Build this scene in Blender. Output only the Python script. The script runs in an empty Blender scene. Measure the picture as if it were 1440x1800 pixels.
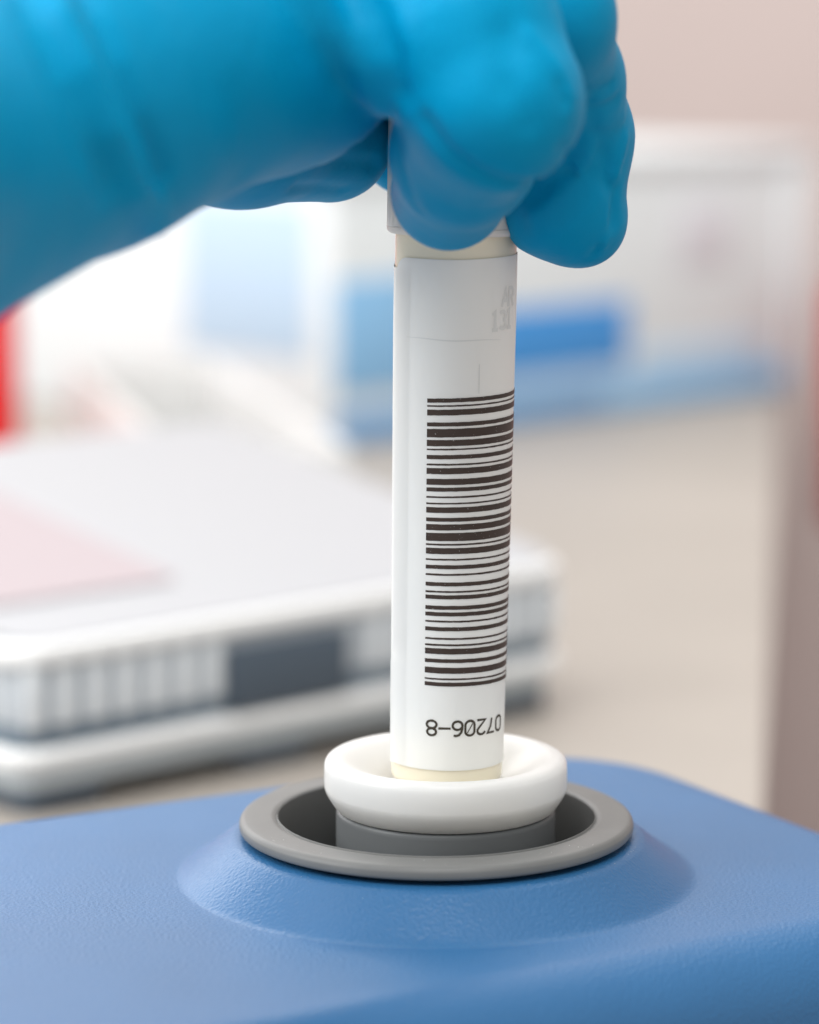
import bpy, bmesh, math, random
import numpy as np
from mathutils import Vector, Matrix

random.seed(4)
C = bpy.context.scene.collection
MM = 0.001                      # everything below is written in millimetres
R = math.radians

# ------------------------------------------------------------------ camera
PITCH = R(9.0); FPX = 5250.0
FW = np.array([0, math.cos(PITCH), -math.sin(PITCH)])
UP = np.array([0, math.sin(PITCH), math.cos(PITCH)])
RT = np.array([1.0, 0, 0])
CAM = -400.0 * (RT * (767 - 720) / FPX + FW - UP * (1430 - 900) / FPX)
cam = bpy.data.cameras.new('camera'); camo = bpy.data.objects.new('camera', cam); C.objects.link(camo)
camo.location = Vector(CAM * MM); camo.rotation_euler = (math.pi / 2 - PITCH, 0, 0)
cam.sensor_fit = 'VERTICAL'; cam.sensor_height = 36; cam.sensor_width = 28.8
cam.lens = 105.0; cam.clip_start = 0.01; cam.clip_end = 50
cam.dof.use_dof = True; cam.dof.focus_distance = 0.386; cam.dof.aperture_fstop = 105 / 9.6
bpy.context.scene.camera = camo

# ------------------------------------------------------------------ world + lamps
w = bpy.data.worlds.new('World'); bpy.context.scene.world = w; w.use_nodes = True
bg = w.node_tree.nodes['Background']; bg.inputs[0].default_value = (1.0, 0.985, 0.965, 1); bg.inputs[1].default_value = 0.64

def area(name, loc, target, sx, sy, power, col=(1, 1, 1)):
    l = bpy.data.lights.new(name, 'AREA'); l.shape = 'RECTANGLE'; l.size = sx; l.size_y = sy
    l.energy = power; l.color = col
    o = bpy.data.objects.new(name, l); C.objects.link(o); o.location = loc
    o.rotation_euler = (Vector(target) - Vector(loc)).to_track_quat('-Z', 'Y').to_euler()
    return o
area('ceiling_light', (-0.15, 0.55, 1.7), (0, 0.45, 0), 2.0, 1.2, 14, (1, 0.985, 0.96))
area('front_fill_light', (-0.35, -0.7, 1.6), (0, 0.35, 0), 1.5, 0.9, 28, (1, 0.985, 0.96))  # unseen fill lamp added behind the camera to brighten carton and tube fronts
area('far_softbox_light', (-0.72, 1.37, 0.68), (-0.6, 0, 0.5), 2.1, 1.0, 25, (0.97, 0.985, 1.0))  # unseen softbox added before the wall for pale reflections on the mixer top
area('side_window_light', (-1.0, -0.25, 0.62), (0, 0.0, 0.0), 0.6, 0.6, 8, (1.0, 1.0, 1.0))

vs = bpy.context.scene.view_settings
vs.view_transform = 'Standard'; vs.look = 'None'; vs.exposure = 0.05; vs.gamma = 1
cy = bpy.context.scene.cycles
cy.max_bounces = 8; cy.diffuse_bounces = 4

# ------------------------------------------------------------------ projection helpers (pixels of the 1440x1800 photograph)
def ray(px, py):
    return FW + RT * (px - 720) / FPX - UP * (py - 900) / FPX
def at(px, py, Y):
    d = ray(px, py); t = (Y - CAM[1]) / d[1]; return CAM + d * t
def atz(px, py, Z):
    d = ray(px, py); t = (Z - CAM[2]) / d[2]; return CAM + d * t
def proj(P):
    v = np.asarray(P, float) - CAM; dp = v @ FW
    return np.array([720 + FPX * (v @ RT) / dp, 900 - FPX * (v @ UP) / dp])

# ------------------------------------------------------------------ materials
def mat(name, col, rough=0.5, spec=0.5, sss=0.0, sss_r=(1, 1, 1), sss_s=0.003, bump=None, trans=0.0, sheen=0.0,
        coat=0.0, var=None, ior=1.45):
    m = bpy.data.materials.new(name); m.use_nodes = True
    nt = m.node_tree; b = nt.nodes['Principled BSDF']
    b.inputs['Base Color'].default_value = (*col, 1); b.inputs['Roughness'].default_value = rough
    b.inputs['Specular IOR Level'].default_value = spec; b.inputs['IOR'].default_value = ior
    b.inputs['Subsurface Weight'].default_value = sss; b.inputs['Subsurface Radius'].default_value = sss_r
    b.inputs['Subsurface Scale'].default_value = sss_s; b.inputs['Transmission Weight'].default_value = trans
    b.inputs['Sheen Weight'].default_value = sheen; b.inputs['Coat Weight'].default_value = coat
    tc = nt.nodes.new('ShaderNodeTexCoord')
    if var:     # (scale, amount): soft wear in colour
        n = nt.nodes.new('ShaderNodeTexNoise'); n.inputs['Scale'].default_value = var[0]; n.inputs['Detail'].default_value = 5
        nt.links.new(tc.outputs['Object'], n.inputs['Vector'])
        mr = nt.nodes.new('ShaderNodeMapRange'); mr.inputs[1].default_value = 0.3; mr.inputs[2].default_value = 0.7
        mr.inputs[3].default_value = 1 - var[1]; mr.inputs[4].default_value = 1 + var[1]
        nt.links.new(n.outputs['Fac'], mr.inputs[0])
        mx = nt.nodes.new('ShaderNodeMix'); mx.data_type = 'RGBA'; mx.blend_type = 'MULTIPLY'; mx.inputs[0].default_value = 1
        mx.inputs[6].default_value = (*col, 1); nt.links.new(mr.outputs[0], mx.inputs[7])
        nt.links.new(mx.outputs[2], b.inputs['Base Color'])
    if bump:    # list of (scale, distance_mm, detail)
        prev = None
        for sc, dist, det in bump:
            n = nt.nodes.new('ShaderNodeTexNoise'); n.inputs['Scale'].default_value = sc; n.inputs['Detail'].default_value = det
            nt.links.new(tc.outputs['Object'], n.inputs['Vector'])
            bp = nt.nodes.new('ShaderNodeBump'); bp.inputs['Strength'].default_value = 1; bp.inputs['Distance'].default_value = dist * MM
            nt.links.new(n.outputs['Fac'], bp.inputs['Height'])
            if prev: nt.links.new(prev.outputs[0], bp.inputs['Normal'])
            prev = bp
        nt.links.new(prev.outputs[0], b.inputs['Normal'])
    return m

M_device = mat('textured_blue_plastic', (0.026, 0.128, 0.295), 0.38, 0.55, bump=[(2000, 0.11, 1.5)], var=(60, 0.04))
M_ring = mat('grey_rubber', (0.172, 0.174, 0.17), 0.45, 0.45, bump=[(1500, 0.012, 2)], var=(150, 0.05))
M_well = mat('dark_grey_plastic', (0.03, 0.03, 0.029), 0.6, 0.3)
M_cup = mat('white_silicone', (0.72, 0.715, 0.69), 0.36, 0.5, sss=0.8, sss_s=0.006, bump=[(500, 0.02, 2)])
M_holder = mat('slate_grey_plastic', (0.135, 0.145, 0.15), 0.45, 0.5, bump=[(1200, 0.02, 2)])
M_tube = mat('cream_translucent_plastic', (0.92, 0.84, 0.66), 0.25, 0.5, sss=0.5, sss_s=0.003)
M_cap = mat('offwhite_cap_plastic', (0.74, 0.72, 0.67), 0.4, 0.5, sss=0.2, sss_s=0.002)
M_label = mat('white_label_paper', (0.86, 0.86, 0.825), 0.5, 0.25, sss=0.15, sss_s=0.002, bump=[(260, 0.06, 2)])
M_ghost = mat('print_showing_through', (0.735, 0.745, 0.72), 0.5, 0.25)
M_glove = mat('blue_nitrile', (0.0, 0.275, 0.51), 0.48, 0.26, sss=0.2, sss_r=(0.2, 0.7, 1.0), sss_s=0.003, bump=[(2200, 0.02, 2), (420, 0.10, 3), (90, 0.25, 2)], ior=1.25)

M_dust = mat('white_dust', (0.7, 0.7, 0.68), 0.8, 0.2)
def ink_material():
    m = mat('brown_black_ink', (0.042, 0.028, 0.022), 0.42, 0.4)
    nt = m.node_tree; b = nt.nodes['Principled BSDF']; tc = nt.nodes.new('ShaderNodeTexCoord')
    n = nt.nodes.new('ShaderNodeTexNoise'); n.inputs['Scale'].default_value = 5200; n.inputs['Detail'].default_value = 1
    nt.links.new(tc.outputs['Object'], n.inputs['Vector'])
    r = nt.nodes.new('ShaderNodeValToRGB'); r.color_ramp.elements[0].position = 0.73; r.color_ramp.elements[1].position = 0.80
    r.color_ramp.elements[0].color = (0.042, 0.028, 0.022, 1); r.color_ramp.elements[1].color = (0.5, 0.48, 0.45, 1)
    nt.links.new(n.outputs['Fac'], r.inputs[0])
    n2 = nt.nodes.new('ShaderNodeTexNoise'); n2.inputs['Scale'].default_value = 400
    nt.links.new(tc.outputs['Object'], n2.inputs['Vector'])
    mx = nt.nodes.new('ShaderNodeMix'); mx.data_type = 'RGBA'; mx.blend_type = 'ADD'
    sc = nt.nodes.new('ShaderNodeMath'); sc.operation = 'MULTIPLY'; sc.inputs[1].default_value = 0.5
    nt.links.new(n2.outputs['Fac'], sc.inputs[0]); nt.links.new(sc.outputs[0], mx.inputs[0])
    nt.links.new(r.outputs[0], mx.inputs[6]); mx.inputs[7].default_value = (0.03, 0.02, 0.016, 1)
    nt.links.new(mx.outputs[2], b.inputs['Base Color'])
    return m
M_ink = ink_material()
M_text = mat('brown_text_ink', (0.06, 0.05, 0.036), 0.5, 0.3)

# ------------------------------------------------------------------ object helpers
def tag(o, label, cat, group=None, kind=None):
    if label: o['label'] = label
    if cat: o['category'] = cat
    if group: o['group'] = group
    if kind: o['kind'] = kind
    return o
def empty(name, loc=(0, 0, 0), rot=(0, 0, 0)):
    o = bpy.data.objects.new(name, None); C.objects.link(o)
    o.location = Vector(loc) * MM; o.rotation_euler = rot; o.empty_display_size = 0.01
    return o
def mesh(name, V, F, m, parent=None, smooth=True, auto=None):
    me = bpy.data.meshes.new(name)
    me.from_pydata([tuple(float(c) * MM for c in v) for v in V], [], [tuple(int(i) for i in f) for f in F])
    me.materials.append(m)
    if smooth: me.polygons.foreach_set('use_smooth', [True] * len(me.polygons))
    me.update()
    if auto is not None:
        bm = bmesh.new(); bm.from_mesh(me)
        for e in bm.edges:
            if len(e.link_faces) == 2 and e.calc_face_angle(0) > R(auto): e.smooth = False
        bm.to_mesh(me); bm.free()
    o = bpy.data.objects.new(name, me); C.objects.link(o)
    if parent: o.parent = parent
    return o
def lathe(name, prof, m, parent=None, n=160, c=(0, 0), close=False):
    V = []; F = []
    k = len(prof)
    for i in range(n):
        a = 2 * math.pi * i / n
        for r, z in prof: V.append((c[0] + r * math.cos(a), c[1] + r * math.sin(a), z))
    for i in range(n):
        j = (i + 1) % n
        for q in range(k - 1 if not close else k):
            q2 = (q + 1) % k
            F.append((i * k + q, j * k + q, j * k + q2, i * k + q2))
    return mesh(name, V, F, m, parent)
def smooth_prof(pts, n=6):
    """Catmull-Rom through a profile so that its edges are rounded"""
    P = [np.array(p, float) for p in pts]; out = []
    for i in range(len(P) - 1):
        p0 = P[max(i - 1, 0)]; p1 = P[i]; p2 = P[i + 1]; p3 = P[min(i + 2, len(P) - 1)]
        for s in range(n):
            t = s / n
            out.append(0.5 * ((2 * p1) + (-p0 + p2) * t + (2 * p0 - 5 * p1 + 4 * p2 - p3) * t * t + (-p0 + 3 * p1 - 3 * p2 + p3) * t ** 3))
    out.append(P[-1]); return out
def rrect(w, d, r, n=6):
    pts = []
    for cx, cy, a0 in ((w - r, d - r, 0), (r, d - r, 90), (r, r, 180), (w - r, r, 270)):
        for i in range(n + 1):
            a = R(a0 + 90 * i / n); pts.append((cx + r * math.cos(a), cy + r * math.sin(a)))
    return pts
def rbox(name, x0, y0, z0, w, d, h, r, m, parent=None, bev=1.0):
    """block with rounded upright corners and softened top and bottom edges; corner at x0, y0, z0"""
    r = max(r, bev + 0.05)
    V = []; F = []
    levels = [(bev, 0), (bev * .3, bev * .3), (0, bev), (0, h - bev), (bev * .3, h - bev * .3), (bev, h)]
    n = None
    for ins, z in levels:
        P = rrect(w - 2 * ins, d - 2 * ins, max(r - ins, 0.02)); n = len(P)
        V += [(x0 + ins + p[0], y0 + ins + p[1], z0 + z) for p in P]
    for l in range(len(levels) - 1):
        for i in range(n):
            j = (i + 1) % n
            F.append((l * n + i, l * n + j, (l + 1) * n + j, (l + 1) * n + i))
    F.append(tuple(range(n))[::-1]); F.append(tuple(range((len(levels) - 1) * n, len(levels) * n)))
    return mesh(name, V, F, m, parent, auto=35)

# ================================================================== THE SETTING
HB = 154.0
ZB = CAM[2] - HB                # bench top
def G(x, L, z=0):               # metres-like ground position: x right of the camera, L ahead of it, z above the bench
    return np.array([CAM[0] + x, CAM[1] + L, ZB + z])

M_bench = mat('beige_bench_laminate', (0.36, 0.328, 0.295), 0.45, 0.25, var=(9, 0.05))
M_wall = mat('pinkish_wall_paint', (0.63, 0.54, 0.52), 0.7, 0.2, var=(3, 0.05))
M_floor = mat('brown_red_floor', (0.46, 0.33, 0.29), 0.5, 0.3, var=(2, 0.08))
# bench: a slab whose right edge runs away from the camera
e0, e1 = G(69, 480), G(190, 1330)
bv = [(-1500, CAM[1] - 300), (e0[0] + (CAM[1] - 300 - e0[1]) * (e1[0] - e0[0]) / (e1[1] - e0[1]), CAM[1] - 300),
      (e1[0] + 30, CAM[1] + 1750), (-1500, CAM[1] + 1750)]
V = [(x, y, ZB) for x, y in bv] + [(x, y, ZB - 30) for x, y in bv]
o = mesh('bench_top', V, [(0, 1, 2, 3), (7, 6, 5, 4), (0, 4, 5, 1), (1, 5, 6, 2), (2, 6, 7, 3), (3, 7, 4, 0)], M_bench, smooth=False)
tag(o, 'beige laminate laboratory bench top', None, kind='structure')
o = mesh('floor', [(-2500, -1500, ZB - 750), (2500, -1500, ZB - 750), (2500, 2600, ZB - 750), (-2500, 2600, ZB - 750)], [(0, 1, 2, 3)], M_floor, smooth=False)
o['kind'] = 'structure'
yw = CAM[1] + 1800
o = mesh('wall', [(-2500, yw, ZB - 749), (2500, yw, ZB - 749), (2500, yw, 1400), (-2500, yw, 1400)], [(3, 2, 1, 0)], M_wall, smooth=False)
o['kind'] = 'structure'

# ================================================================== VORTEX MIXER
TH = R(29.0)
def device():
    root = empty('tube_mixer', (0, 0, ZB))
    tag(root, 'blue textured laboratory tube mixer with round grey rimmed opening', 'lab mixer')
    D0, D1, N0, N1, RC = -150.0, 60.0, -46.5, 55.0, 24.0
    cx, cyy = (D0 + D1) / 2, (N0 + N1) / 2; hx, hy = (D1 - D0) / 2, (N1 - N0) / 2
    def sdf(d, n):
        qx = abs(d - cx) - (hx - RC); qy = abs(n - cyy) - (hy - RC)
        return math.hypot(max(qx, 0), max(qy, 0)) + min(max(qx, qy), 0) - RC
    NA = 512
    def reach(a, off):
        lo, hi = 0.0, 260.0
        for _ in range(34):
            m = (lo + hi) / 2
            if sdf(m * math.cos(a), m * math.sin(a)) < off: lo = m
            else: hi = m
        return lo
    ZT = -8.0; RF = 9.5
    coll = smooth_prof([(23.4, -9), (23.4, -3.2), (23.8, -2.6), (26.4, -2.6), (27.6, -2.9), (28.6, -3.6), (31.6, -5.95), (33.6, -7.45), (34.5, -7.9), (35.3, ZT), (37.5, ZT)], 5)
    V = []; F = []
    rings = len(coll) + 6 + 12 + 2
    for i in range(NA):
        a = 2 * math.pi * i / NA; ca, sa = math.cos(a), math.sin(a)
        row = [(r, z) for r, z in coll]
        # flat top to the start of the fillet
        e = reach(a, -RF * 0.55)
        for s in range(1, 7): row.append((37.5 + (e - 37.5) * s / 6 , ZT))
        for s in range(1, 13):
            t = math.pi / 2 * s / 12
            off = -RF * .55 + RF * math.sin(t); row.append((reach(a, off), ZT - RF * (1 - math.cos(t))))
        row.append((row[-1][0] + .6, ZT - RF - 10)); row.append((row[-1][0] + .4, ZB + 1.0))
        for r, z in row:
            d, n = r * ca, r * sa
            V.append((d * math.cos(TH) - n * math.sin(TH), d * math.sin(TH) + n * math.cos(TH), z - ZB))
    k = len(row)
    for i in range(NA):
        j = (i + 1) % NA
        for q in range(k - 1): F.append((i * k + q, i * k + q + 1, j * k + q + 1, j * k + q))
    mesh('housing', V, F, M_device, root)
    zz = -ZB
    ring = smooth_prof([(21.25, -12), (21.2, -1.0), (21.35, -0.35), (21.9, -0.05), (22.6, 0.0), (25.2, -0.05), (25.9, -0.2), (26.25, -0.6), (26.35, -0.95), (26.33, -1.5), (26.1, -1.8), (25.4, -1.85), (24, -2.1)], 5)  # upturned lip
    lathe('rim_ring', [(r, z + zz) for r, z in ring], M_ring, root, 200)
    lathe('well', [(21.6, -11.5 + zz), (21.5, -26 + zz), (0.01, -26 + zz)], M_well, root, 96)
    cxo = 1.25
    hold = [(0.01, 0.95), (14.2, 0.95), (14.5, 0.8), (14.62, 0.5), (14.66, 0.1), (14.66, -4), (14.66, -12), (14.66, -22)]
    lathe('cup_holder', [(r, z + zz) for r, z in hold], M_holder, root, 160, (cxo, 0))
    cup = smooth_prof([(0.01, 4.0), (7.0, 4.0), (8.2, 4.5), (9.6, 5.5), (11.2, 6.5), (12.4, 7.2), (13.4, 7.7), (14.3, 7.97), (15.1, 7.98), (15.7, 7.75), (16.05, 7.3), (16.2, 6.6), (16.2, 4.4), (16.15, 3.7), (15.9, 3.05), (15.4, 2.2), (15.0, 1.6), (14.8, 1.3), (14.6, 1.12), (14.2, 1.05), (12, 1.02), (0.01, 1.02)], 6)
    lathe('tube_cup', [(r, z + zz) for r, z in cup], M_cup, root, 200, (cxo, 0))
    rnd = random.Random(8); V = []; F = []
    for _ in range(90):
        a = R(rnd.uniform(200, 345)); q = rnd.random()
        if q < .45: r, z = rnd.uniform(26.6, 27.4), -2.72
        elif q < .7: r, z = rnd.uniform(22.5, 25.6), 0.0
        else: r = rnd.uniform(28.8, 31.4); z = -3.6 - (r - 28.6) * .85
        sz = rnd.uniform(.025, .075); b = len(V); c = np.array([r * math.cos(a), r * math.sin(a), z + zz])
        t = rnd.uniform(0, 6)
        V += [tuple(c + sz * np.array(p)) for p in ((math.cos(t), math.sin(t), 0), (math.cos(t + 2.2), math.sin(t + 2), .1), (math.cos(t + 4), math.sin(t + 4.1), 0), (0, 0, 1.0))]
        F += [(b, b + 1, b + 3), (b + 1, b + 2, b + 3), (b + 2, b, b + 3)]
    d = mesh('dust', V, F, M_dust, root, smooth=False); d['kind'] = 'stuff'
    return root
device()

# ================================================================== TUBE
LEAN = 0.0155
TB = np.array([1.35, 0.0, 4.05])
tube = empty('specimen_tube', TB, (0, LEAN, 0))
tag(tube, 'slim white labelled specimen tube with barcode standing upright in the white cup', 'test tube')
cl, sl = math.cos(LEAN), math.sin(LEAN)
def l2w(p): return TB + np.array([p[0] * cl + p[2] * sl, p[1], -p[0] * sl + p[2] * cl])
def rt(z): return 7.36 + min(max(z, 0), 62) * 0.0085        # tube outer radius at local height z
def lab_solve(px, py):
    """angle (from the front, + to the right) and local height of the label point seen at a pixel"""
    phi, z = 0.0, 40.0
    for _ in range(40):
        r = rt(z) + 0.13
        f = lambda ph, zz: proj(l2w((r * math.sin(ph), -r * math.cos(ph), zz))) - np.array([px, py])
        e = f(phi, z); h = 1e-4
        J = np.array([(f(phi + h, z) - e) / h, (f(phi, z + h) - e) / h]).T
        try: s = np.linalg.solve(J, -e)
        except Exception: break
        phi = max(-1.45, min(1.45, phi + max(-.2, min(.2, s[0])))); z += max(-20, min(20, s[1]))
    return phi, z
ztop = lab_solve(800, 457)[1]; zbot = lab_solve(787, 1355)[1]
# wall
zc = lab_solve(800, 417)[1]      # bottom of the cap skirt
wall = [(0.01, 0.0)] + [(rt(0) * math.sin(R(a)), 1.6 * (1 - math.cos(R(a)))) for a in range(12, 91, 13)] + [(rt(z), z) for z in np.linspace(2, zc + 12, 40)] + [(rt(zc) - 1, zc + 12)]
lathe('tube_wall', wall, M_tube, tube, 128)
# label
PL = R(-72); PW = R(385); NPH, NZ = 150, 120
V = []; F = []
zstep = lab_solve(720, 1158)[1]
for j in range(NZ + 1):
    for i in range(NPH + 1):
        s = i / NPH; s = s ** 1.5
        ph = PL + PW * s; arc = (ph - PL) * 8
        t = j / NZ
        zt = ztop
        if arc < 2.8: zt = ztop - (2.8 - math.sqrt(max(0, 7.84 - (2.8 - arc) ** 2)))
        zt += .34 * (max(0, min(ph, 1.7)) if ph < 3 else max(0, 1.7 - (ph - 3)))
        q = max(0, min(1, (s - .72) / .2)); zt -= 1.5 * q * q * (3 - 2 * q)
        z = zbot + (zt - zbot) * t
        low = 1 / (1 + math.exp((z - zstep) * 3.5))
        lift = (0.09 + 0.36 * low) * math.exp(-arc / 2.2)
        r = rt(z) + 0.13 + max(lift, 0)
        V.append((r * math.sin(ph), -r * math.cos(ph), z))
for j in range(NZ):
    for i in range(NPH):
        a = j * (NPH + 1) + i; F.append((a, a + 1, a + NPH + 2, a + NPH + 1))
label = mesh('label', V, F, M_label, tube)

def wrap(u, v, lift=0.035):     # u along the arc in radians, v height
    r = rt(v) + 0.155 + lift
    return (r * math.sin(u), -r * math.cos(u), v)
BARS = [(700.3, 707.5), (712.1, 714.9), (720, 730), (742.3, 749.4), (753.6, 768.6), (773.1, 783.9), (788.2, 791.1), (799.4, 806.6),
        (814.7, 817.7), (822.2, 832.8), (841.2, 851.8), (856.4, 863.3), (871.6, 874.6), (882.9, 885.7), (890.8, 900.7), (909.2, 916),
        (920.8, 931.2), (935.7, 950), (954.7, 957.7), (962.2, 972.7), (981, 983.9), (992.1, 998.9), (1007.1, 1010.4), (1022.2, 1028.9),
        (1037.2, 1040.3), (1044.7, 1051.6), (1063.2, 1070), (1074.6, 1081.4), (1089.2, 1092.3), (1100.5, 1107.5), (1119.3, 1122.5),
        (1130.3, 1133.5), (1138, 1148), (1156.5, 1163), (1171.3, 1181.7), (1190, 1193), (1197.3, 1203.9)]
V = []; F = []; zbar = lab_solve(747, 1200)[1]
for y0, y1 in BARS:
    xl = 751.5 - 4.5 * (y0 - 700) / 500
    p0, za = lab_solve(xl, y0); p1, zb_ = lab_solve(xl, y1)
    n = 40; b = len(V)
    for i in range(n + 1):
        ph = p0 + (R(118) - p0) * i / n
        ja = random.uniform(-.018, .018); jb = random.uniform(-.018, .018)
        tl = .37 * (ph - p0) * max(0, min(1, (za - zbar) / 38.5))
        V += [wrap(ph, za + ja + tl), wrap(ph, zb_ + jb + tl)]
    for i in range(n): F.append((b + 2 * i, b + 2 * i + 1, b + 2 * i + 3, b + 2 * i + 2))
mesh('barcode', V, F, M_ink, label)

def arc_pts(cx, cy, rx, ry, a0, a1, n=10):
    return [(cx + rx * math.cos(R(a0 + (a1 - a0) * i / n)), cy + ry * math.sin(R(a0 + (a1 - a0) * i / n))) for i in range(n + 1)]
GL = {  # strokes in a cell 1.4 wide, 2.0 high, centred; (points, closed)
    '0': [(arc_pts(0, .38, .58, .50, 0, 180) + arc_pts(0, -.38, .58, .50, 180, 360), True), ([(-.33, -.55), (.33, .55)], False)],
    'O': [(arc_pts(0, .38, .58, .50, 0, 180) + arc_pts(0, -.38, .58, .50, 180, 360), True)],
    '8': [(arc_pts(0, .45, .54, .42, 0, 360, 18)[:-1], True), (arc_pts(0, -.44, .60, .45, 0, 360, 18)[:-1], True)],
    '-': [([(-.72, 0), (.72, 0)], False)],
    '6': [(arc_pts(0, -.36, .58, .50, 0, 360, 18)[:-1], True), ([(.45, .82), (.15, .88), (-.2, .78), (-.45, .45), (-.56, .0), (-.575, -.3)], False)],
    '2': [(arc_pts(0, .42, .55, .46, 165, -15, 9) + [(.35, .05), (-.58, -.86), (.6, -.86)], False)],
    '7': [([(-.58, .86), (.58, .86), (.1, .1), (-.12, -.88)], False)],
    '1': [([(-.35, .55), (0, .86), (0, -.86)], False), ([(-.4, -.88), (.4, -.88)], False)],
    '3': [(arc_pts(-.05, .42, .52, .44, 150, -80, 9), False), (arc_pts(-.05, -.42, .56, .46, 80, -150, 9), False)],
    'R': [([(-.5, -.88), (-.5, .88), (.1, .88), (.5, .62), (.5, .25), (.1, -.0), (-.5, 0)], False), ([(.05, -.04), (.55, -.88)], False)],
    'A': [([(-.6, -.88), (0, .88), (.6, -.88)], False), ([(-.38, -.25), (.38, -.25)], False)],
}
def stroke(V, F, pts, closed, u0, v0, sx, sy, wd, lift):
    P = [np.array((p[0] * sx, p[1] * sy)) for p in pts]; n = len(P); b = len(V)
    for i in range(n):
        a = P[(i - 1) % n] if closed or i > 0 else P[i]; c = P[(i + 1) % n] if closed or i < n - 1 else P[i]
        t1 = P[i] - a; t2 = c - P[i]
        l1, l2 = np.linalg.norm(t1), np.linalg.norm(t2)
        t1 = t1 / l1 if l1 > 1e-6 else t2 / l2; t2 = t2 / l2 if l2 > 1e-6 else t1
        t = t1 + t2; t /= max(np.linalg.norm(t), 1e-6); nn = np.array((-t[1], t[0]))
        m = 1 / max(abs(t @ t1), .5)
        for sgn in (-1, 1):
            q = P[i] + nn * sgn * wd * .5 * m * random.uniform(.9, 1.1)
            V.append(wrap(u0 + q[0] / (rt(v0) + .15), v0 + q[1], lift))
    for i in range(n if closed else n - 1):
        j = (i + 1) % n
        F.append((b + 2 * i, b + 2 * i + 1, b + 2 * j + 1, b + 2 * j))
V = []; F = []
chars = [('8', 758.9, 1281.1), ('-', 781.3, 1278.9), ('6', 804.2, 1282.4), ('0', 826.1, 1280.2), ('2', 845.3, 1276.9), ('7', 862.8, 1273.3), ('O', 876.7, 1267.6)]
sol = [lab_solve(x, y) for _, x, y in chars]
pit = (sol[5][0] - sol[0][0]) / 5
zt = sum(s[1] for s in sol[:6]) / 6
for k, (ch, x, y) in enumerate(chars):
    for q, (pts, cl_) in enumerate(GL[ch]): stroke(V, F, pts, cl_, sol[0][0] + pit * k, zt, -1.12, -1.12, .31 if not (ch == '0' and q) else .15, .035 + .012 * q)
mesh('printed_number', V, F, M_text, label)
# faint print of the wrap beneath, showing through the paper
V = []; F = []
for ch, x, y, s in (('A', 889, 523, 1.1), ('R', 899, 521, 1.1), ('1', 870.5, 564, 1.1), ('3', 884.5, 562, 1.05), ('1', 895, 559, 1.1)):
    p, z = lab_solve(x, y)
    for q, (pts, cl_) in enumerate(GL[ch]): stroke(V, F, pts, cl_, p, z, 1.1 * s, 1.2 * s, .5, .008 + .004 * q)
p0, z0 = lab_solve(714, 592); p1, z1 = lab_solve(880, 597)
n = 24; b = len(V)
for i in range(n + 1):
    p = p0 + (p1 - p0) * i / n; z = z0 + (z1 - z0) * i / n + .08 * math.sin(i * .4)
    V += [wrap(p, z - .07 * math.sin(math.pi * i / n) - .02, .01), wrap(p, z + .07 * math.sin(math.pi * i / n) + .02, .01)]
for i in range(n): F.append((b + 2 * i, b + 2 * i + 1, b + 2 * i + 3, b + 2 * i + 2))
p0, z0 = lab_solve(843, 640); p1, z1 = lab_solve(842, 692); b = len(V)
for i in range(6):
    z = z0 + (z1 - z0) * i / 5; V += [wrap(p0 - .008, z, .01), wrap(p0 + .008, z, .01)]
for i in range(5): F.append((b + 2 * i, b + 2 * i + 1, b + 2 * i + 3, b + 2 * i + 2))
mesh('faint_print', V, F, M_ghost, label)
# cap: skirt with fine ribs
V = []; F = []; n = 240; prof = smooth_prof([(7.6, 0.15), (8.5, 0.0), (8.95, .35), (9.05, 1.0), (9.05, 2.2), (9.05, 14.6), (8.9, 15.5), (8.3, 16.0), (4, 16.1), (0.01, 16.1)], 4)
k = len(prof)
for i in range(n):
    a = 2 * math.pi * i / n
    for r, z in prof:
        rr = r - (.16 * (.5 + .5 * math.cos(a * 40)) if 2.0 < z < 15 and r > 8.5 else 0)
        V.append((rr * math.cos(a), rr * math.sin(a), z + zc))
for i in range(n):
    j = (i + 1) % n
    for q in range(k - 1): F.append((i * k + q, j * k + q, j * k + q + 1, i * k + q + 1))
mesh('cap', V, F, M_cap, tube)

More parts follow.
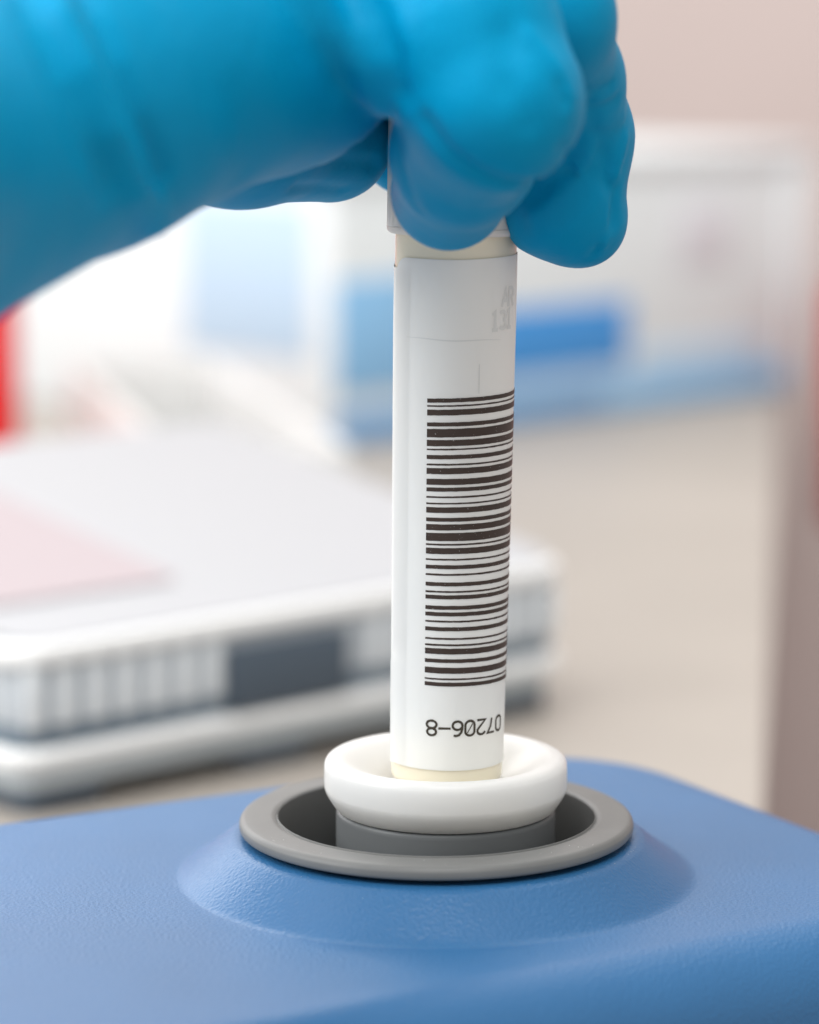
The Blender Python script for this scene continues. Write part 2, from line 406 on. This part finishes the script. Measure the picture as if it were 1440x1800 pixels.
# ================================================================== GLOVED HAND  (one continuous surface from a distance field)
def hand():
    P3 = lambda px, py, Y: at(px, py, Y)
    chains = []   # (list of (pos, radius), blend)
    arm = [(P3(-620, 325, -130), 23), (P3(-250, 298, -82), 20), (P3(130, 166, -52), 17.5), (P3(470, 62, -26), 15.5)]
    palm = [(P3(470, 40, -24), 15.5), (P3(640, -80, -8), 17), (P3(760, -120, 4), 15)]
    thumb = [(P3(200, 150, -30), 15), (P3(420, 205, -10), 11), (P3(578, 240, 4), 8.6)]
    index = [(P3(650, -25, -26), 14), (P3(815, 70, -37), 11.4), (P3(868, 178, -40), 10.2), (P3(815, 268, -28), 8.7), (P3(790, 337, -17.5), 7.3)]
    middle = [(P3(760, -120, -8), 13), (P3(948, 30, -24), 8.8), (P3(988, 140, -12), 7.4), (P3(1002, 240, -5), 7.7), (P3(994, 358, -4), 7.7), (P3(1028, 398, -3), 5.0)]
    ringf = [(P3(800, -120, 6), 12), (P3(930, 40, 8), 8.5), (P3(910, 190, 17), 8), (P3(850, 300, 18), 7.2)]
    little = [(P3(740, -60, 10), 11), (P3(790, 80, 20), 7.5), (P3(745, 190, 22), 6.6), (P3(715, 262, 16), 6.2)]
    mn = np.array([-95, -160, 60.0]); h = 0.85
    lo = np.array([P3(-700, 300, -150)[0] - 5, -165, 66.0]); hi = np.array([34.0, 40, 152.0])
    n = np.ceil((hi - lo) / h).astype(int) + 1
    ax = [lo[i] + h * np.arange(n[i]) for i in range(3)]
    X, Y, Z = np.meshgrid(*ax, indexing='ij'); X = X.astype(np.float32); Y = Y.astype(np.float32); Z = Z.astype(np.float32)
    def smin(a, b, k):
        hh = np.maximum(k - np.abs(a - b), 0) / k
        return np.minimum(a, b) - hh * hh * k * .25
    def seg(X, Y, Z, a, b, ra, rb):
        ab = b - a; L = ab @ ab
        t = np.clip(((X - a[0]) * ab[0] + (Y - a[1]) * ab[1] + (Z - a[2]) * ab[2]) / L, 0, 1)
        t2 = t * t * (3 - 2 * t) * .35 + t * .65
        return np.sqrt((X - a[0] - t * ab[0]) ** 2 + (Y - a[1] - t * ab[1]) ** 2 + (Z - a[2] - t * ab[2]) ** 2) - (ra + (rb - ra) * t2)
    def chain(X, Y, Z, c, k):
        d = None
        for (a, ra), (b, rb) in zip(c, c[1:]):
            s = seg(X, Y, Z, a, b, ra, rb); d = s if d is None else smin(d, s, k)
        return d
    folds = []
    def base(X, Y, Z):
        d = chain(X, Y, Z, arm, 3)
        d = smin(d, chain(X, Y, Z, palm, 6), 8)
        d = smin(d, chain(X, Y, Z, thumb, 3), 2.0)
        f = chain(X, Y, Z, index, 1.6); d = smin(d, f, 1.6)
        f = chain(X, Y, Z, middle, 2.5); d = smin(d, f, 0.5)
        d = smin(d, chain(X, Y, Z, ringf, 3), 1.5)
        d = smin(d, chain(X, Y, Z, little, 3), 1.5)
        return d
    def field(X, Y, Z):
        d = base(X, Y, Z)
        for pts, wd, amp in folds:
            e = None
            for a, b in zip(pts, pts[1:]):
                s = seg(X, Y, Z, a, b, 0.0, 0.0); e = s if e is None else np.minimum(e, s)
            d = d + amp * np.exp(-(e / wd) ** 2)
        return d
    def hit(px, py):                          # where the line of sight meets the glove
        d = ray(px, py); d = d / np.linalg.norm(d); t = 150.0
        for _ in range(160):
            p = CAM + d * t
            s = float(base(*(np.array([c]) for c in p))[0])
            if s < .02 or t > 520: break
            t += s * .8
        return CAM + d * t if t < 520 else None
    def fold(pix, wd, amp):
        pts = [hit(*p) for p in pix]; pts = [p for p in pts if p is not None]
        if len(pts) > 1: folds.append((pts, wd, amp))
    FOLDS = [([(75, -50), (110, 30), (152, 120), (195, 225), (240, 330), (276, 394)], 1.5, -2.9),
             ([(130, -50), (165, 20), (205, 110), (245, 210), (285, 310)], 1.5, 1.3),
             ([(20, -50), (60, 40), (105, 140), (150, 250), (190, 330)], 2.0, 1.0),
             ([(300, -20), (380, 140), (430, 300)], 3.2, 0.35),
             ([(390, -20), (470, 140), (520, 260)], 3.4, -0.3),
             ([(545, -30), (590, 50), (635, 120), (668, 180)], 1.7, -2.4),
             ([(620, -30), (665, 40), (690, 110), (700, 160)], 1.8, 2.0),
             ([(490, -20), (540, 70), (590, 150)], 2.2, 0.6),
             ([(750, 215), (790, 270), (850, 310), (930, 325), (1000, 300)], 0.9, 1.4),
             ([(880, 150), (900, 90), (890, 60)], 2.0, 0.4),
             ([(930, 215), (905, 150)], 1.6, 0.35),
             ([(1035, 180), (1065, 280), (1080, 390)], 0.9, 0.8),
             ([(985, 260), (1040, 300), (1075, 330)], 0.8, 0.35),
             ([(930, 380), (1000, 330), (1045, 250)], 1.0, -0.5),
             ([(1020, 240), (960, 330), (915, 400)], 1.3, 0.4),
             ([(1100, 240), (1075, 330), (1060, 430)], 0.7, -0.6),
             ([(540, 300), (600, 285), (660, 290)], 1.0, 0.5),
             ([(520, 330), (600, 335), (660, 325)], .9, 0.5),
             ([(985, 150), (1030, 165), (1075, 150)], 0.8, 0.5), ([(990, 175), (1040, 195), (1085, 175)], 0.7, 0.45),
             ([(1000, 200), (1050, 222), (1095, 205)], 0.7, -0.3), ([(1085, 330), (1070, 400), (1040, 450)], 0.6, 0.5),
             ([(930, 60), (975, 110), (1005, 170)], 1.2, -0.5), ([(700, 260), (715, 320), (735, 370)], 1.0, 0.4),
             ([(620, 260), (650, 290), (680, 300)], 0.7, 0.5)]
    for a in FOLDS: fold(*a)
    D = field(X, Y, Z).astype(np.float32)
    # --- naive surface nets
    S = D < 0
    nx, ny, nz = D.shape
    cnt = np.zeros((nx - 1, ny - 1, nz - 1), np.int8)
    for i in (0, 1):
        for j in (0, 1):
            for k in (0, 1): cnt += S[i:nx - 1 + i, j:ny - 1 + j, k:nz - 1 + k]
    act = np.argwhere((cnt > 0) & (cnt < 8)); idx = -np.ones(cnt.shape, np.int64); idx[tuple(act.T)] = np.arange(len(act))
    acc = np.zeros((len(act), 3)); num = np.zeros(len(act))
    cor = [(i, j, k) for i in (0, 1) for j in (0, 1) for k in (0, 1)]
    for a in cor:
        for b in cor:
            if sum(b) - sum(a) == 1 and all(q >= p for p, q in zip(a, b)):
                da = D[tuple((act + a).T)]; db = D[tuple((act + b).T)]; mk = (da < 0) != (db < 0)
                t = np.where(mk, da / np.where(mk, da - db, 1), 0)[:, None]
                acc += np.where(mk[:, None], np.array(a) + t * (np.array(b) - np.array(a)), 0); num += mk
    V = lo + h * (act + acc / num[:, None])
    Fq = []
    for axi in range(3):
        u, v = [(1, 2), (2, 0), (0, 1)][axi]
        sl0 = [slice(None)] * 3; sl1 = [slice(None)] * 3; sl0[axi] = slice(0, -1); sl1[axi] = slice(1, None)
        A = S[tuple(sl0)]; B = S[tuple(sl1)]
        e = np.argwhere(A != B)
        ok = (e[:, u] > 0) & (e[:, v] > 0) & (e[:, u] < D.shape[u] - 1) & (e[:, v] < D.shape[v] - 1); e = e[ok]
        du = np.zeros(3, int); du[u] = 1; dv = np.zeros(3, int); dv[v] = 1
        q = np.stack([idx[tuple((e - du - dv).T)], idx[tuple((e - dv).T)], idx[tuple(e.T)], idx[tuple((e - du).T)]], 1)
        flip = ~A[tuple(e.T)]; q[flip] = q[flip][:, ::-1]; Fq.append(q)
    Fq = np.concatenate(Fq)
    # one projection step onto the exact surface
    for _ in range(2):
        p = [V[:, i].astype(np.float64) for i in range(3)]; g = .15
        d0 = field(*p)
        gr = np.stack([field(p[0] + g, p[1], p[2]) - d0, field(p[0], p[1] + g, p[2]) - d0, field(p[0], p[1], p[2] + g) - d0], 1) / g
        V = V - gr * (d0 / np.maximum((gr ** 2).sum(1), .3))[:, None] * .8
    o = mesh('gloved_hand', V, Fq, M_glove)
    tag(o, 'hand in a blue nitrile glove gripping the tube cap from above', 'gloved hand')
hand()

# ================================================================== BACKGROUND
M_white = mat('white_plastic', (0.64, 0.645, 0.64), 0.4, 0.5)
M_lid = mat('frosted_lid_plastic', (0.41, 0.425, 0.45), 0.28, 0.3)
M_gasket = mat('slate_gasket', (0.13, 0.17, 0.21), 0.5, 0.3)
M_rim = mat('white_rim_plastic', (0.86, 0.87, 0.87), 0.4, 0.4)
M_rib = mat('cloudy_plastic', (0.72, 0.76, 0.79), 0.35, 0.4)
M_blue2 = mat('base_blue_print', (0.16, 0.40, 0.72), 0.5, 0.3)
M_palegrey = mat('pale_grey_print', (0.74, 0.75, 0.80), 0.5, 0.3)
M_carton = mat('white_card', (0.77, 0.82, 0.84), 0.6, 0.2)
M_lidwall = mat('bluish_clear_plastic', (0.46, 0.50, 0.54), 0.35, 0.5)
M_pink = mat('pink_paper', (0.41, 0.355, 0.375), 0.6, 0.2)
M_dark = mat('slate_blue_plastic', (0.07, 0.095, 0.125), 0.5, 0.4)
M_base = mat('grey_blue_plastic', (0.52, 0.57, 0.60), 0.5, 0.4)
M_paleblue = mat('pale_blue_print', (0.50, 0.66, 0.82), 0.5, 0.3)
M_blue = mat('mid_blue_print', (0.07, 0.32, 0.74), 0.5, 0.3)
M_lblue = mat('light_blue_print', (0.28, 0.55, 0.84), 0.5, 0.3)
M_red = mat('red_plastic', (0.75, 0.0, 0.005), 0.5, 0.2)
M_dred = mat('dark_red_upholstery', (0.50, 0.07, 0.06), 0.7, 0.2)
M_brown = mat('maroon_upholstery', (0.20, 0.10, 0.095), 0.7, 0.2)

# lidded rack, lower left
p = G(-77, 578); ang = R(42)
rack = empty('lidded_tube_rack', p, (0, 0, ang))
tag(rack, 'white ribbed rack with frosted lid and dark latch on the bench behind the mixer', 'tube rack')
W, Dp = 152, 130
for (fx, fy) in ((3, 3), (W - 22, 3), (3, Dp - 20), (W - 22, Dp - 20), (58, 3)):
    rbox('foot', fx, fy, 0, 20, 16, 4.6, 3, M_dark, rack, .5)
rbox('base_tray', 1.5, 1.5, 4.8, W - 3, Dp - 3, 5.2, 6, M_base, rack, .8)
rbox('flange', -1.5, -1.5, 10.0, W + 3, Dp + 3, 3.6, 8, M_rim, rack, 1.2)
rbox('gasket_band', .8, .8, 13.6, W - 1.6, Dp - 1.6, 4.4, 6, M_gasket, rack, .4)
rbox('lid_wall', 1.2, 1.2, 18.0, W - 2.4, Dp - 2.4, 12.6, 6, M_lidwall, rack, .4)
rib0 = None
for k in range(20):
    x = 1.5 + k * (W - 8) / 19
    if 50 < x < 87: continue
    if rib0 is None:
        rib0 = rbox('rib', 0, 0, 0, 4.2, 1.2, 12.4, .5, M_rib, rack, .25); q = rib0
    else:
        q = rib0.copy(); C.objects.link(q); q.parent = rack
    q.location = Vector((x, .1, 18.0)) * MM
rbox('latch', 52, -1.6, 14.4, 33, 2.8, 13.4, 1.3, M_dark, rack, .6)
rbox('lid_rim', -1.2, -1.2, 30.6, W + 2.4, Dp + 2.4, 4.6, 8, M_rim, rack, 1.5)
def slope(name, x0, y0, wd, dp, z0, z1, m, r):
    P = rrect(wd, dp, r); n = len(P); gz = lambda y: 20.0 * y / Dp
    V = [(x0 + p[0], y0 + p[1], z0 if z0 < 36 else z0 + gz(y0 + p[1])) for p in P] + [(x0 + p[0], y0 + p[1], z1 + gz(y0 + p[1])) for p in P]
    F = [(i, (i + 1) % n, n + (i + 1) % n, n + i) for i in range(n)] + [tuple(range(n, 2 * n)), tuple(range(n))[::-1]]
    return mesh(name, V, F, m, rack, auto=35)
slope('lid_top', .5, .8, W - 1, Dp - 1.6, 35.15, 35.6, M_lid, 8)
slope('pink_insert', 7, 22, 50, Dp - 30, 36.0, 36.2, M_pink, 4)

# long white tray behind the rack
t0 = G(-16, 830)
tray = empty('white_tray', t0, (0, 0, R(13)))
tag(tray, 'long white open tray on the bench between the rack and the blue carton', 'tray')
rbox('tray_floor', -52, 0, 0, 52, 240, 3, 5, M_white, tray, .8)
for nm, a in (('tray_side', (-4, 4.2, 3, 4, 232, 38)), ('tray_side', (-52, 4.2, 3, 4, 232, 38)), ('tray_end', (-52, 0, 3, 52, 4, 38)), ('tray_end', (-52, 236.4, 3, 52, 4, 38))):
    rbox(nm, a[0], a[1], a[2], a[3], a[4], a[5], 1.5, M_white, tray, .8)

# big carton with blue print
cb = G(-30, 1135); A43 = R(43)
car = empty('blue_white_carton', cb, (0, 0, A43))
tag(car, 'large white carton with blue panels behind the tube', 'carton')
CW, CD, CH = 282, 330, 100
rbox('box_body', 0, 0, 0, CW, CD, CH, 3, M_carton, car, 1.5)
rbox('base_stripe', 1, -.8, 1.0, 150, .9, 10, .4, M_blue2, car, .1)
rbox('base_stripe', 152, -.8, 1.0, CW - 153, .9, 11, .4, M_lblue, car, .1)
rbox('light_panel', 2, -.8, 19, 40, .9, 44, .4, M_lblue, car, .1)
rbox('blue_panel', 42, -.8, 19.5, 124, .9, 27, .4, M_blue, car, .1)
rbox('pale_band', 42, -.8, 11.5, 124, .9, 7.5, .3, M_paleblue, car, .1)
rbox('pale_window', 172, -.8, 12.5, 78, .9, 13, .3, M_paleblue, car, .1)
rbox('grey_window', 196, -.8, 58, 34, .9, 28, .3, M_palegrey, car, .1)
rbox('corner_post', CW - 14, -2.2, 0, 15, 3, CH - .5, .8, M_carton, car, .3)
rbox('side_panel', -.8, 12, 32, .9, 76, 60, .4, M_paleblue, car, .1)
rbox('lid_flap', -2, -2, CH, CW + 4, CD + 4, 8, 3, M_carton, car, 1.5)

# red container, far left
rc = G(-253, 1010)
red = empty('red_container', rc, (0, 0, 0))
tag(red, 'bright red container at the left edge below the glove', 'container')
rbox('container_body', 0, 0, 0, 117, 30, 84, 6, M_red, red, 2)
rbox('container_lid', -1.5, -1.5, 84, 120, 33, 8, 6, M_red, red, 1.5)

# red backed chair beyond the bench, right edge
ch0 = empty('lab_chair', G(213, 1250, -750), (0, 0, R(-20)))
tag(ch0, 'blurred dark red lab chair beyond the right end of the bench', 'chair')
rbox('backrest', -46, 20, 690, 260, 40, 112, 18, M_dred, ch0, 8)
rbox('back_support', 60, 62, 420, 40, 14, 300, 4, M_brown, ch0, 2)
rbox('seat', -60, -200, 420, 300, 280, 60, 40, M_brown, ch0, 12)
rbox('pedestal', 70, -80, 60, 40, 40, 360, 18, M_dark, ch0, 2)
rbox('chair_base', -60, -200, 0, 300, 280, 60, 60, M_dark, ch0, 15)
